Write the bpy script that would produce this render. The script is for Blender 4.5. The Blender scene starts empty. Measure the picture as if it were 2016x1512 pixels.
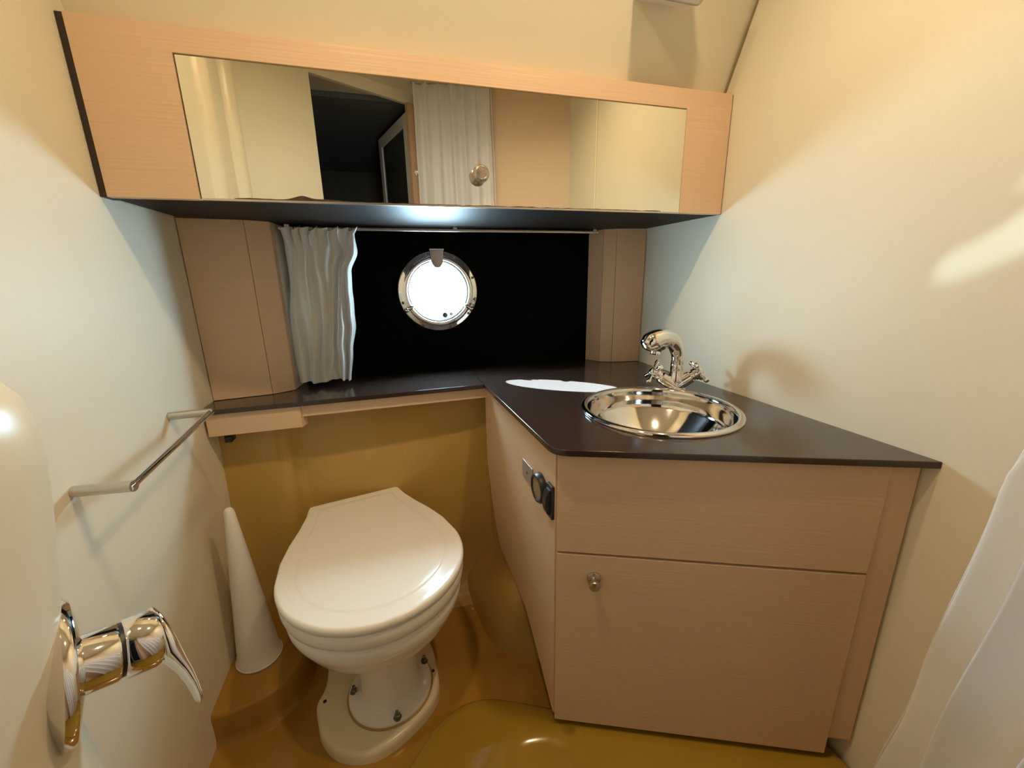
import bpy, bmesh, math, random
from mathutils import Vector, Matrix, noise
from mathutils.geometry import tessellate_polygon
random.seed(4)
S = bpy.context.scene
COL = S.collection

# ------------------------------------------------------------------ camera
cam_d = bpy.data.cameras.new('camera'); cam = bpy.data.objects.new('camera', cam_d); COL.objects.link(cam)
rt = Vector((0.960075, -0.279260, -0.016457)); up = Vector((0.086553, 0.240591, 0.966760)); fw = Vector((0.266018, 0.929586, -0.255156))
m = Matrix((rt, up, -fw)).transposed().to_4x4(); m.translation = Vector((0, 0, 0.98)); cam.matrix_world = m
cam_d.sensor_width = 36.0; cam_d.sensor_fit = 'HORIZONTAL'; cam_d.lens = 806.26 / 2016 * 36.0
cam_d.clip_start = 0.01; cam_d.clip_end = 100
S.camera = cam

# ------------------------------------------------------------------ world, sun, exposure
W = bpy.data.worlds.new('sky'); S.world = W; W.use_nodes = True
bg = W.node_tree.nodes['Background']; bg.inputs[0].default_value = (0.62, 0.88, 1.0, 1); bg.inputs[1].default_value = 84.0
sd = bpy.data.lights.new('sun', 'SUN'); sun = bpy.data.objects.new('sun', sd); COL.objects.link(sun)
sd.energy = 330.0; sd.color = (0.62, 0.92, 1.0); sd.angle = math.radians(0.5)
sun.rotation_euler = Vector((0.93, -1.0, -0.82)).to_track_quat('-Z', 'Y').to_euler()
sun.location = (-3, 5, 4)
pd = bpy.data.lights.new('porthole_portal', 'AREA'); portal = bpy.data.objects.new('porthole_portal', pd); COL.objects.link(portal)
pd.shape = 'DISK'; pd.size = 0.2; pd.cycles.is_portal = True
portal.location = (0.142, 1.34, 0.938); portal.rotation_euler = Vector((0, -1, 0)).to_track_quat('-Z', 'Y').to_euler()
S.view_settings.view_transform = 'Standard'; S.view_settings.look = 'None'; S.view_settings.gamma = 1.0
S.view_settings.use_curve_mapping = False; S.view_settings.exposure = 0.0

def ceiling_lamp_light(loc, energy, color, size, spread):
    d = bpy.data.lights.new('downlight_glow', 'AREA'); o = bpy.data.objects.new('downlight_glow', d); COL.objects.link(o)
    d.shape = 'DISK'; d.size = size; d.spread = math.radians(spread); d.energy = energy; d.color = color; o.location = loc
    return o
ceiling_lamp_light((0.43, 0.48, 1.762), 3.1, (1.0, 0.73, 0.43), 0.05, 150)
ceiling_lamp_light((-0.04, 0.47, 1.762), 3.1, (1.0, 0.73, 0.43), 0.05, 180)

# ------------------------------------------------------------------ materials
def mat(name, col, rough=0.5, metal=0.0, coat=0.0, spec=0.5, bump=None, var=None, trans=0.0, coat_rough=0.05):
    """var = (scale, amount, stretch xyz, detail) multiplies the colour; bump = (scale, strength, stretch)"""
    M = bpy.data.materials.new(name); M.use_nodes = True; nt = M.node_tree; b = nt.nodes['Principled BSDF']
    b.inputs['Base Color'].default_value = (*col, 1); b.inputs['Roughness'].default_value = rough
    b.inputs['Metallic'].default_value = metal; b.inputs['Coat Weight'].default_value = coat
    b.inputs['Coat Roughness'].default_value = coat_rough
    b.inputs['Specular IOR Level'].default_value = spec; b.inputs['Transmission Weight'].default_value = trans
    def noise_node(scale, stretch, detail):
        tc = nt.nodes.new('ShaderNodeTexCoord'); mp = nt.nodes.new('ShaderNodeMapping'); n = nt.nodes.new('ShaderNodeTexNoise')
        mp.inputs['Scale'].default_value = stretch; n.inputs['Scale'].default_value = scale; n.inputs['Detail'].default_value = detail
        nt.links.new(tc.outputs['Object'], mp.inputs[0]); nt.links.new(mp.outputs[0], n.inputs['Vector']); return n
    if var:
        n = noise_node(var[0], var[2], var[3]); rp = nt.nodes.new('ShaderNodeValToRGB')
        a = var[1]; rp.color_ramp.elements[0].position = 0.3; rp.color_ramp.elements[1].position = 0.7
        rp.color_ramp.elements[0].color = (*[c * (1 - a) for c in col], 1); rp.color_ramp.elements[1].color = (*[min(1, c * (1 + a)) for c in col], 1)
        nt.links.new(n.outputs[0], rp.inputs[0]); nt.links.new(rp.outputs[0], b.inputs['Base Color'])
    if bump:
        n = noise_node(bump[0], bump[2], 3); bp = nt.nodes.new('ShaderNodeBump'); bp.inputs['Strength'].default_value = bump[1]
        bp.inputs['Distance'].default_value = 0.002
        nt.links.new(n.outputs[0], bp.inputs['Height']); nt.links.new(bp.outputs[0], b.inputs['Normal'])
    return M
ISO = (1, 1, 1)
CREAM = mat('cream_gelcoat', (0.80, 0.745, 0.595), 0.5, bump=(5, 0.10, ISO), var=(2.5, 0.02, ISO, 2))
CREAM_GLOSS = mat('cream_gloss_moulding', (0.80, 0.73, 0.56), 0.34, bump=(9, 0.10, ISO))
OCHRE = mat('ochre_gelcoat_wall', (0.52, 0.335, 0.095), 0.15, bump=(6, 0.15, ISO), var=(4, 0.06, ISO, 3))
HONEY = mat('honey_gelcoat_floor', (0.37, 0.188, 0.028), 0.12, bump=(7, 0.2, ISO), var=(5, 0.16, ISO, 4))
HONEY2 = mat('olive_gelcoat_pan', (0.33, 0.20, 0.022), 0.14, bump=(7, 0.2, ISO), var=(4, 0.08, ISO, 4))
WOOD = mat('washed_oak', (0.73, 0.525, 0.350), 0.45, bump=(60, 0.18, (0.08, 0.08, 4.5)), var=(60, 0.028, (0.08, 0.08, 6.0), 6))
WOODE = mat('washed_oak_edge', (0.60, 0.39, 0.25), 0.5, var=(60, 0.05, (0.05, 0.05, 3.5), 6))
DARK = mat('dark_brown_laminate', (0.040, 0.027, 0.023), 0.17, coat=0.3, bump=(120, 0.04, ISO), coat_rough=0.12)
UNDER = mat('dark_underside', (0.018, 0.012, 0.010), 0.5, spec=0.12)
BLACKP = mat('black_window_panel', (0.003, 0.003, 0.0035), 0.4, spec=0.02)
JOINT = mat('dark_cream_joint', (0.30, 0.24, 0.14), 0.6)
GASKET = mat('black_gap_strip', (0.03, 0.02, 0.015), 0.6)
CHROME = mat('chrome', (0.86, 0.86, 0.88), 0.05, metal=1.0)
STEEL = mat('polished_steel', (0.80, 0.79, 0.78), 0.07, metal=1.0)
SATIN = mat('satin_metal', (0.62, 0.60, 0.56), 0.32, metal=1.0)
HINGE = mat('dark_polished_hinge', (0.28, 0.26, 0.26), 0.18, metal=1.0)
NICKEL = mat('satin_nickel_knob', (0.52, 0.47, 0.41), 0.32, metal=1.0)
PEWTER = mat('grey_paint', (0.45, 0.44, 0.42), 0.4, metal=0.5)
MIRROR = mat('mirror_silver', (0.86, 0.87, 0.80), 0.0, metal=1.0)
WORN = mat('worn_mirror_silvering', (0.07, 0.05, 0.03), 0.5, var=(90, 0.5, ISO, 4))
WHITE = mat('white_porcelain', (0.90, 0.88, 0.83), 0.10, spec=0.5)
WHITEP = mat('white_plastic_seat', (0.92, 0.90, 0.85), 0.17, spec=0.3)
CONEM = mat('white_matt_plastic', (0.85, 0.84, 0.80), 0.38)
PLINTH = mat('cream_plinth_gelcoat', (0.80, 0.71, 0.49), 0.2)
SEALANT = mat('yellowed_sealant', (0.45, 0.28, 0.08), 0.4)
BLACKR = mat('black_plastic', (0.018, 0.019, 0.022), 0.38)
BRASSY = mat('dull_tan_disc', (0.30, 0.23, 0.13), 0.45, metal=0.2)
BOLT = mat('tarnished_bolt', (0.20, 0.22, 0.18), 0.32, metal=0.9)
HOLE = mat('dark_screw_hole', (0.03, 0.02, 0.015), 0.7)
RED = mat('red_indicator', (0.5, 0.03, 0.02), 0.4)
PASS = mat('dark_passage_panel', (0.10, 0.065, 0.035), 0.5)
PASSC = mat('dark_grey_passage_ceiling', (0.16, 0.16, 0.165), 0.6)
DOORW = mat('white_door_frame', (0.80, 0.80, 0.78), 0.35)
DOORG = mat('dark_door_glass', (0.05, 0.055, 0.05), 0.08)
def cloth(name, col, tr, rough=0.9):
    M = bpy.data.materials.new(name); M.use_nodes = True; nt = M.node_tree; out = nt.nodes['Material Output']
    b = nt.nodes['Principled BSDF']; b.inputs['Base Color'].default_value = (*col, 1); b.inputs['Roughness'].default_value = rough
    b.inputs['Specular IOR Level'].default_value = 0.1
    t = nt.nodes.new('ShaderNodeBsdfTranslucent'); t.inputs[0].default_value = (*col, 1); mx = nt.nodes.new('ShaderNodeMixShader'); mx.inputs[0].default_value = tr
    nt.links.new(b.outputs[0], mx.inputs[1]); nt.links.new(t.outputs[0], mx.inputs[2]); nt.links.new(mx.outputs[0], out.inputs[0])
    tc = nt.nodes.new('ShaderNodeTexCoord'); w = nt.nodes.new('ShaderNodeTexNoise'); w.inputs['Scale'].default_value = 700
    bp = nt.nodes.new('ShaderNodeBump'); bp.inputs['Strength'].default_value = 0.15; bp.inputs['Distance'].default_value = 0.001
    nt.links.new(tc.outputs['Object'], w.inputs['Vector']); nt.links.new(w.outputs[0], bp.inputs['Height']); nt.links.new(bp.outputs[0], b.inputs['Normal'])
    return M
CLOTH = cloth('white_curtain_cotton', (0.87, 0.86, 0.84), 0.25)
SHOWERC = cloth('white_shower_curtain', (0.92, 0.93, 0.95), 0.35)
def glassmat():
    M = bpy.data.materials.new('porthole_glass'); M.use_nodes = True; nt = M.node_tree; out = nt.nodes['Material Output']
    nt.nodes.remove(nt.nodes['Principled BSDF']); t = nt.nodes.new('ShaderNodeBsdfTransparent'); t.inputs[0].default_value = (0.94, 0.97, 1, 1)
    g = nt.nodes.new('ShaderNodeBsdfGlossy'); g.inputs['Roughness'].default_value = 0.02; mx = nt.nodes.new('ShaderNodeMixShader')
    mx.inputs[0].default_value = 0.06
    nt.links.new(t.outputs[0], mx.inputs[1]); nt.links.new(g.outputs[0], mx.inputs[2]); nt.links.new(mx.outputs[0], out.inputs[0]); return M
GLASS = glassmat()
def emit(name, col, s):
    M = bpy.data.materials.new(name); M.use_nodes = True; b = M.node_tree.nodes['Principled BSDF']
    b.inputs['Base Color'].default_value = (0.8, 0.8, 0.8, 1)
    b.inputs['Emission Color'].default_value = (*col, 1); b.inputs['Emission Strength'].default_value = s; return M
BULB = emit('lit_bulb', (1.0, 0.78, 0.48), 30)

# ------------------------------------------------------------------ helpers
def link(name, bm, material, parent=None, smooth=False, bevel=0, recalc=True, segs=2):
    if recalc: bmesh.ops.recalc_face_normals(bm, faces=bm.faces)
    me = bpy.data.meshes.new(name); bm.to_mesh(me); bm.free()
    o = bpy.data.objects.new(name, me); COL.objects.link(o); me.materials.append(material)
    if smooth == 'auto':
        for p in me.polygons: p.use_smooth = True
        try: me.set_sharp_from_angle(angle=math.radians(38))
        except Exception: pass
    elif smooth:
        for p in me.polygons: p.use_smooth = True
    if bevel:
        b = o.modifiers.new('bevel', 'BEVEL'); b.width = bevel; b.segments = segs; b.limit_method = 'ANGLE'; b.angle_limit = math.radians(40)
        for p in me.polygons: p.use_smooth = True
        w = o.modifiers.new('wn', 'WEIGHTED_NORMAL'); w.keep_sharp = True
    if parent: setpar(o, parent)
    else:
        vs = [v.co for v in me.vertices]
        c = Vector(((min(v.x for v in vs) + max(v.x for v in vs)) / 2, (min(v.y for v in vs) + max(v.y for v in vs)) / 2, min(v.z for v in vs)))
        me.transform(Matrix.Translation(-c)); o.location = c
    return o
def wloc(o):
    l = Vector(o.location)
    return l if not o.parent else l
def setpar(o, p):
    o.parent = p
    root = p if not p.parent else p.parent
    l = Vector(root.location)
    if not p.parent:
        o.matrix_parent_inverse = Matrix.Translation(-l)
    # a child of a part: the part itself sits at identity (its parent inverse cancels the root), so nothing to undo
def thing(name, label, cat, loc=(0, 0, 0), group=None):
    o = bpy.data.objects.new(name, None); COL.objects.link(o); o.location = loc; o.empty_display_size = 0.02
    return tag(o, label, cat, group)
def tag(o, label=None, cat=None, group=None, kind=None):
    if label: o['label'] = label
    if cat: o['category'] = cat
    if group: o['group'] = group
    if kind: o['kind'] = kind
    return o
def struct(name, bm, material, label=None, **k):
    o = link(name, bm, material, **k); o['kind'] = 'structure'
    if label: o['label'] = label
    return o
def box(bm, x0, x1, y0, y1, z0, z1):
    v = [bm.verts.new((x, y, z)) for x in (x0, x1) for y in (y0, y1) for z in (z0, z1)]
    for f in ((0, 1, 3, 2), (4, 6, 7, 5), (0, 4, 5, 1), (2, 3, 7, 6), (0, 2, 6, 4), (1, 5, 7, 3)): bm.faces.new([v[i] for i in f])
    return bm
def B(*a): return box(bmesh.new(), *a)
def poly_prism(loops, off, bm=None):
    """loops: outer + holes of 3D points (planar); off: extrusion vector"""
    bm = bm or bmesh.new(); off = Vector(off)
    loops = [[Vector(p) for p in l] for l in loops]
    tris = tessellate_polygon(loops)
    a = [[bm.verts.new(p) for p in l] for l in loops]; b = [[bm.verts.new(p + off) for p in l] for l in loops]
    fa = [v for l in a for v in l]; fb = [v for l in b for v in l]
    for t in tris:
        if len(set(t)) == 3:
            try: bm.faces.new([fa[i] for i in t]); bm.faces.new([fb[i] for i in reversed(t)])
            except ValueError: pass
    for la, lb in zip(a, b):
        n = len(la)
        for i in range(n): bm.faces.new((la[i], la[(i + 1) % n], lb[(i + 1) % n], lb[i]))
    return bm
def frame_of(axis):
    a = Vector(axis).normalized(); t = Vector((0, 0, 1)) if abs(a.z) < 0.9 else Vector((1, 0, 0))
    u = a.cross(t).normalized(); return u, a.cross(u).normalized(), a
def lathe(base, axis, prof, n=40, bm=None, caps=True):
    """prof = [(r, h)] along the axis"""
    bm = bm or bmesh.new(); base = Vector(base); u, v, a = frame_of(axis); rings = []
    for r, h in prof:
        rings.append([bm.verts.new(base + a * h + (u * math.cos(2 * math.pi * i / n) + v * math.sin(2 * math.pi * i / n)) * max(r, 1e-5)) for i in range(n)])
    for A, Bq in zip(rings, rings[1:]):
        for i in range(n): bm.faces.new((A[i], A[(i + 1) % n], Bq[(i + 1) % n], Bq[i]))
    if caps:
        bm.faces.new(rings[0][::-1]); bm.faces.new(rings[-1])
    return bm
def tube(pts, rad, n=14, bm=None, closed=False, flat=1.0):
    bm = bm or bmesh.new(); pts = [Vector(p) for p in pts]; N = len(pts)
    rs = rad if isinstance(rad, (list, tuple)) else [rad] * N
    rings = []; u = None
    for i, p in enumerate(pts):
        d = ((pts[(i + 1) % N] if closed else pts[min(i + 1, N - 1)]) - (pts[i - 1] if closed or i else pts[0])).normalized()
        if u is None:
            u = d.cross(Vector((0, 0, 1)));
            if u.length < 0.1: u = d.cross(Vector((1, 0, 0)))
        u = (u - d * u.dot(d)).normalized(); w = d.cross(u)
        rings.append([bm.verts.new(p + (u * math.cos(2 * math.pi * k / n) + w * math.sin(2 * math.pi * k / n) * flat) * rs[i]) for k in range(n)])
    for i in range(N if closed else N - 1):
        A, Bq = rings[i], rings[(i + 1) % N]
        for k in range(n): bm.faces.new((A[k], A[(k + 1) % n], Bq[(k + 1) % n], Bq[k]))
    if not closed: bm.faces.new(rings[0][::-1]); bm.faces.new(rings[-1])
    return bm
def smooth_path(pts, k=8):
    pts = [Vector(p) for p in pts]; out = []
    for i in range(len(pts) - 1):
        p0 = pts[max(i - 1, 0)]; p1 = pts[i]; p2 = pts[i + 1]; p3 = pts[min(i + 2, len(pts) - 1)]
        for j in range(k):
            t = j / k
            out.append(0.5 * ((2 * p1) + (p2 - p0) * t + (2 * p0 - 5 * p1 + 4 * p2 - p3) * t * t + (3 * p1 - p0 - 3 * p2 + p3) * t ** 3))
    out.append(pts[-1]); return out
def loft(loops, bm=None, closed=True, caps=True):
    bm = bm or bmesh.new(); R = [[bm.verts.new(p) for p in l] for l in loops]; n = len(R[0])
    for A, Bq in zip(R, R[1:]):
        for i in range(n if closed else n - 1): bm.faces.new((A[i], A[(i + 1) % n], Bq[(i + 1) % n], Bq[i]))
    if caps and closed: bm.faces.new(R[0][::-1]); bm.faces.new(R[-1])
    return bm
def interp(tab, x):
    if x <= tab[0][0]: return tab[0][1]
    for (a, b), (c, d) in zip(tab, tab[1:]):
        if x <= c:
            t = (x - a) / (c - a); t = t * t * (3 - 2 * t); return b + (d - b) * t
    return tab[-1][1]

XL, XR, YB = -0.448, 0.80, 1.30
CZ = 1.78            # ceiling height
# ------------------------------------------------------------------ room shell
struct('wall_left', B(XL - 0.03, XL, 0.06, 1.36, -0.03, CZ + 0.03), CREAM, 'smooth cream side wall behind the chrome towel bar')
struct('wall_right', B(XR, XR + 0.03, -0.08, 1.36, -0.03, CZ + 0.03), CREAM, 'smooth cream side wall beside the sink counter')
# sloping coachroof side above the mirror cabinet
sl = [(XL, 0.930, 1.378), (XR, 0.930, 1.378), (XR, 0.745, CZ + 0.02), (XL, 0.745, CZ + 0.02)]
struct('ceiling_slope', poly_prism([sl], (0, 0.03, 0.012)), CREAM, 'cream sloping panel above the mirror cabinet')
# added unseen slots in the ceiling shape a spot into streaks on the right wall
HL = Vector((-0.15, -0.05, 2.10))
slots = [[(0.445, 0.975), (0.432, 1.000), (0.405, 1.016), (0.380, 1.034), (0.340, 1.075), (0.335, 1.000), (0.372, 0.978), (0.395, 0.964), (0.425, 0.950), (0.440, 0.955)],
         [(0.396, 1.078), (0.375, 1.086), (0.345, 1.125), (0.335, 1.090), (0.368, 1.076)], [(0.338, 0.837), (0.310, 0.838), (0.310, 0.824)]]
def streak_slot(pts):
    o = []
    for y, z in pts:
        p = Vector((XR, y, z)); t = (HL.z - CZ) / (HL.z - z); q = HL.lerp(p, t); o.append((q.x, q.y, CZ))
    return o
struct('ceiling', poly_prism([[(XL - 0.03, -1.9, CZ), (XR + 0.03, -1.9, CZ), (XR + 0.03, 0.80, CZ), (XL - 0.03, 0.80, CZ)]] + [streak_slot(q) for q in slots], (0, 0, 0.002)), CREAM)
bm = bmesh.new(); vx, vy = 0.12, 0.07  # added box above the ceiling, closes in the streak spot
for a in ((vx - 0.42, vx - 0.40, vy - 0.3, vy + 0.3), (vx + 0.10, vx + 0.12, vy - 0.3, vy + 0.3), (vx - 0.42, vx + 0.12, vy - 0.32, vy - 0.30), (vx - 0.42, vx + 0.12, vy + 0.30, vy + 0.32)): box(bm, *a, CZ + 0.002, 2.2)
box(bm, vx - 0.42, vx + 0.12, vy - 0.32, vy + 0.32, 2.2, 2.22)
struct('streak_box', bm, UNDER, 'added unseen box enclosing the streak spot above the ceiling')
hd_ = bpy.data.lights.new('streak_spot', 'SPOT'); ho = bpy.data.objects.new('streak_spot', hd_); COL.objects.link(ho)  # added unseen spot that throws the streaks through the slots
hd_.energy = 60.0; hd_.color = (0.68, 0.95, 1.0); hd_.shadow_soft_size = 0.004; hd_.spot_size = math.radians(35); hd_.spot_blend = 0.1
ho.location = HL; ho.rotation_euler = (Vector((XR, 0.385, 1.0)) - HL).to_track_quat('-Z', 'Y').to_euler()
# dark joint between slope and right wall
struct('trim_1', poly_prism([[(XR - 0.0035, 0.927, 1.383), (XR - 0.0035, 0.741, CZ), (XR - 0.0035, 0.737, CZ), (XR - 0.0035, 0.922, 1.383)]], (0.0034, 0, 0)), JOINT, 'fine dark joint line running up beside the right wall')
# black window panel with a round opening
PC = Vector((0.142, 1.30, 0.938)); PR = 0.093
circ = lambda c, r, n=64: [(c[0] + r * math.cos(-2 * math.pi * i / n), c[1], c[2] + r * math.sin(-2 * math.pi * i / n)) for i in range(n)]
struct('wall_back', poly_prism([[(XL - 0.02, YB, 0.66), (XR + 0.02, YB, 0.66), (XR + 0.02, YB, 1.40), (XL - 0.02, YB, 1.40)], circ(PC, PR)], (0, 0.010, 0)), BLACKP, 'black panel behind the porthole')
# ochre moulded wall behind the toilet: profile in plan, fillet into the floor
plan = [(-0.46, 1.140), (-0.40, 1.140), (-0.345, 1.140), (-0.318, 1.143), (-0.298, 1.152), (-0.286, 1.166), (-0.272, 1.176), (-0.25, 1.1775), (-0.1, 1.176), (0.10, 1.172), (0.20, 1.168), (0.25, 1.16), (0.30, 1.15), (0.55, 1.15), (0.81, 1.15)]
plan = [tuple(p)[:2] for p in smooth_path([(x, y, 0) for x, y in plan], 4)]
rows = []
for z, dy in [(0.68, 0)] + [(0.68 - 0.06 * i, -0.004 * i) for i in range(1, 10)] + [(0.10 - 0.01, -0.045), (0.06, -0.052), (0.035, -0.064), (0.015, -0.083), (0.004, -0.105), (-0.002, -0.13)]:
    rows.append([(x, y + dy, z) for x, y in plan])
bm = loft(rows, closed=False, caps=False)
o = struct('wall_aft', bm, OCHRE, 'glossy ochre moulded lower wall behind the toilet', smooth=True)
struct('ceiling_deck', B(XL - 0.03, XR + 0.03, 0.925, 1.36, 1.385, 1.41), CREAM)
struct('wall_outer', B(XL - 0.03, XR + 0.03, 1.33, 1.36, -0.03, 0.70), OCHRE)
# floor
struct('floor', B(XL - 0.03, XR + 0.03, -1.9, 1.36, -0.03, 0.0), HONEY, 'glossy honey brown moulded floor around the toilet')
# raised shower pan in front (lighter), with a rounded nose and a shallow well
nose = smooth_path([(-0.16, 0.40, 0), (-0.115, 0.560, 0), (-0.050, 0.645, 0), (0.012, 0.708, 0), (0.075, 0.738, 0), (0.14, 0.735, 0), (0.21, 0.705, 0), (0.30, 0.660, 0), (0.45, 0.60, 0), (0.62, 0.52, 0), (0.80, 0.44, 0)], 8)
outer = ([(p.x, p.y) for p in nose] + [(0.80, -0.2), (-0.2, -0.2)])[::-1]
def offs(pts, d):
    out = []; n = len(pts)
    if sum(pts[i - 1][0] * pts[i][1] - pts[i][0] * pts[i - 1][1] for i in range(n)) > 0: d = -d   # always inwards
    for i in range(n):
        a = Vector(pts[i - 1]); b = Vector(pts[i]); c = Vector(pts[(i + 1) % n])
        e = (b - a).normalized() + (c - b).normalized(); nn = Vector((e.y, -e.x)).normalized(); out.append((b + nn * d)[:])
    return out
well = []
wc = [(0.115, 0.36), (0.122, 0.50), (0.132, 0.575), (0.158, 0.612), (0.195, 0.622), (0.245, 0.612), (0.272, 0.590), (0.285, 0.55), (0.290, 0.48), (0.290, 0.36)]
wc = [(p.x, p.y) for p in smooth_path([(x, y, 0) for x, y in wc], 6)][::-1]
L = []
for d, z in [(-0.0, -0.001), (0.002, 0.013), (0.007, 0.024), (0.016, 0.031), (0.030, 0.034)]:
    L.append([(x, y, z) for x, y in offs(outer, d)])
bm = loft(L, caps=False)
top = L[-1]
wl = []
for d, z in [(0, 0.034), (0.004, 0.0335), (0.010, 0.0315), (0.016, 0.0295), (0.022, 0.0285), (0.030, 0.028)]:
    wl.append([(x, y, z) for x, y in offs(wc, d)])
bm2 = loft(wl, caps=False); bm2.faces.new([v for v in bm2.verts][-len(wc):])
me_t = bpy.data.meshes.new('t'); bm2.to_mesh(me_t); bm2.free(); bm.from_mesh(me_t); bpy.data.meshes.remove(me_t)
tl = [[Vector(p) for p in top], [Vector((x, y, 0.034)) for x, y in wc]]
fl = [bm.verts.new(p) for l in tl for p in l]
for t in tessellate_polygon(tl):
    try: bm.faces.new([fl[i] for i in t])
    except ValueError: pass
bmesh.ops.remove_doubles(bm, verts=bm.verts, dist=1e-5)
struct('floor_pan', bm, HONEY2, 'olive ochre raised shower pan in front of the vanity', smooth='auto')

# moulded ledge on the left (platform with a curved front)
edge = smooth_path([(XL, 0.822, 0), (-0.40, 0.822, 0), (-0.345, 0.838, 0), (-0.300, 0.875, 0), (-0.280, 0.931, 0), (-0.283, 0.99, 0), (-0.31, 1.04, 0), (-0.32, 1.13, 0)], 8)
pl = [(p.x, p.y) for p in edge] + [(XL, 1.13)]
def sh(d): return [(XL if p[0] < XL + 0.002 else q[0], 1.13 if p[1] > 1.129 else q[1]) for p, q in zip(pl, offs(pl, d))]
L = [[(x, y, z) for x, y in sh(d)] for d, z in [(-0.010, -0.001), (-0.003, 0.008), (0, 0.02), (0, 0.070), (0.0015, 0.0765), (0.005, 0.0797), (0.009, 0.080), (0.03, 0.080)]]
struct('floor_ledge', loft(L), HONEY, 'honey brown moulded ledge with a curved front in the left corner', smooth='auto')

# moulded hull shoulder right of the toilet, under the vanity side
rows = []
ys = [1.17, 1.12, 1.07, 1.02, 0.97, 0.92, 0.88, 0.855, 0.838, 0.828, 0.815, 0.79]
foot = [0.150, 0.152, 0.160, 0.168, 0.172, 0.180, 0.196, 0.215, 0.240, 0.262, 0.285, 0.31]
topx = [0.246, 0.248, 0.250, 0.252, 0.254, 0.256, 0.258, 0.26, 0.268, 0.278, 0.295, 0.32]
hhs = [0.10, 0.11, 0.12, 0.14, 0.165, 0.19, 0.20, 0.19, 0.15, 0.09, 0.035, 0.002]
tops = [0.46, 0.44, 0.34, 0.268, 0.24, 0.225, 0.212, 0.195, 0.15, 0.09, 0.035, 0.002]
for y, f, tx, tz, h0 in zip(ys, foot, topx, tops, hhs):
    r = []
    for k in range(15):
        t = k / 14; zz = tz * (1 - (1 - t) ** 1.6); hh = min(h0, tz)
        r.append((tx - (tx - f) * math.sqrt(max(0, 1 - (min(1, zz / hh)) ** 2.4)), y, zz if k else -0.002))
    r.append((0.50, y, tz)); rows.append(r)
struct('floor_shoulder', loft(rows, closed=False, caps=False), OCHRE, 'ochre rounded hull moulding between toilet and vanity', smooth=True)

# window reveals: splayed oak pillars with corner strips
def pillar(name, plan, idx, label):
    P0 = bpy.data.objects.new(name, None); COL.objects.link(P0); P0.location = (plan[0][0], plan[0][1], 0.69); P0['kind'] = 'structure'; P0['label'] = label
    for (a, b), nm in zip(zip(plan, plan[1:]), idx):
        av, bv = Vector((*a, 0)), Vector((*b, 0)); d = (bv - av).normalized(); n = Vector((-d.y, d.x, 0)) * 0.012
        g = d * 0.0007
        pts = [av + g, bv - g, bv - g + n, av + g + n]
        link(nm, poly_prism([[Vector((p.x, p.y, 0.691)) for p in pts]], (0, 0, 0.427)), WOOD, P0, bevel=0.0008)
    return P0
pillar('trim_2', [(-0.447, 1.147), (-0.318, 1.166), (-0.270, 1.194), (-0.258, 1.297)], ['front_panel', 'corner_strip', 'return_panel'], 'oak window pillar beside the left wall')
pillar('trim_3', [(0.642, 1.297), (0.668, 1.243), (0.703, 1.222), (0.798, 1.205)], ['return_panel', 'corner_strip', 'front_panel'], 'oak window pillar beside the right wall')
# boat side above toilet, closing behind the fascia
# rooms behind the camera (seen in the mirror): oak panel, doorway, passage
def wallseg(name, a, b, z0, z1, material, label, th=0.02, kind='structure'):
    av, bv = Vector((*a, 0)), Vector((*b, 0)); d = (bv - av).normalized(); n = Vector((d.y, -d.x, 0)) * th
    o = link(name, poly_prism([[Vector((p.x, p.y, z0)) for p in (av, bv, bv + n, av + n)]], (0, 0, z1 - z0)), material)
    tag(o, label, None, None, kind); return o
wallseg('wall_rear', (0.19, -0.36), (0.80, -0.035), 0, CZ, WOOD, 'oak panelled wall reflected in the mirror right of the curtain', th=0.02)
wallseg('wall_corner', (XL - 0.01, 0.06), (-0.225, -0.14), 0, CZ, CREAM, 'cream wall beside the dark doorway in the mirror')
struct('wall_header', poly_prism([[(-0.225, -0.14, 1.735), (0.21, -0.389, 1.735), (0.20, -0.405, 1.735), (-0.235, -0.156, 1.735)]], (0, 0, 0.045)), CREAM, 'cream strip above the dark doorway in the mirror')
struct('trim_4', poly_prism([[(0.145, -0.335, 0), (0.19, -0.36, 0), (0.18, -0.378, 0), (0.135, -0.353, 0)]], (0, 0, 1.735)), WOODE, 'narrow wooden door jamb seen in the mirror')
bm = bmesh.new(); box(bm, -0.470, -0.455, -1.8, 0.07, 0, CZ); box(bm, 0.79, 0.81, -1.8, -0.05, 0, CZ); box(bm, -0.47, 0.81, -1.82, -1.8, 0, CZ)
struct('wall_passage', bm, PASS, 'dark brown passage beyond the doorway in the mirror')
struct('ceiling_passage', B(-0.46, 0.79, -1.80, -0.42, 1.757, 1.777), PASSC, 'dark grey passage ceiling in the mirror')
# vertical moulded ribs and bay of the left wall behind the camera (seen in the mirror)
for nm, y0, y1, dx, lab in (('trim_5', 0.27, 0.36, 0.022, 'rounded vertical cream rib at the left of the mirror image'),
                       ('trim_6', 0.07, 0.14, 0.03, 'second rounded vertical cream rib in the mirror image')):
    sec = []
    for k in range(13):
        t = k / 12; sec.append((XL + dx * math.sin(math.pi * t) ** 0.6, y0 + (y1 - y0) * t))
    struct(nm, loft([[(x, y, 1.06) for x, y in sec], [(x, y, CZ) for x, y in sec]], closed=False, caps=False), CREAM_GLOSS, lab, smooth=True)
struct('trim_7', B(XR - 0.006, XR, 0.205, 0.222, 0, CZ), CREAM_GLOSS, 'slim vertical cream strip on the right wall seen in the mirror', bevel=0.002)

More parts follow.
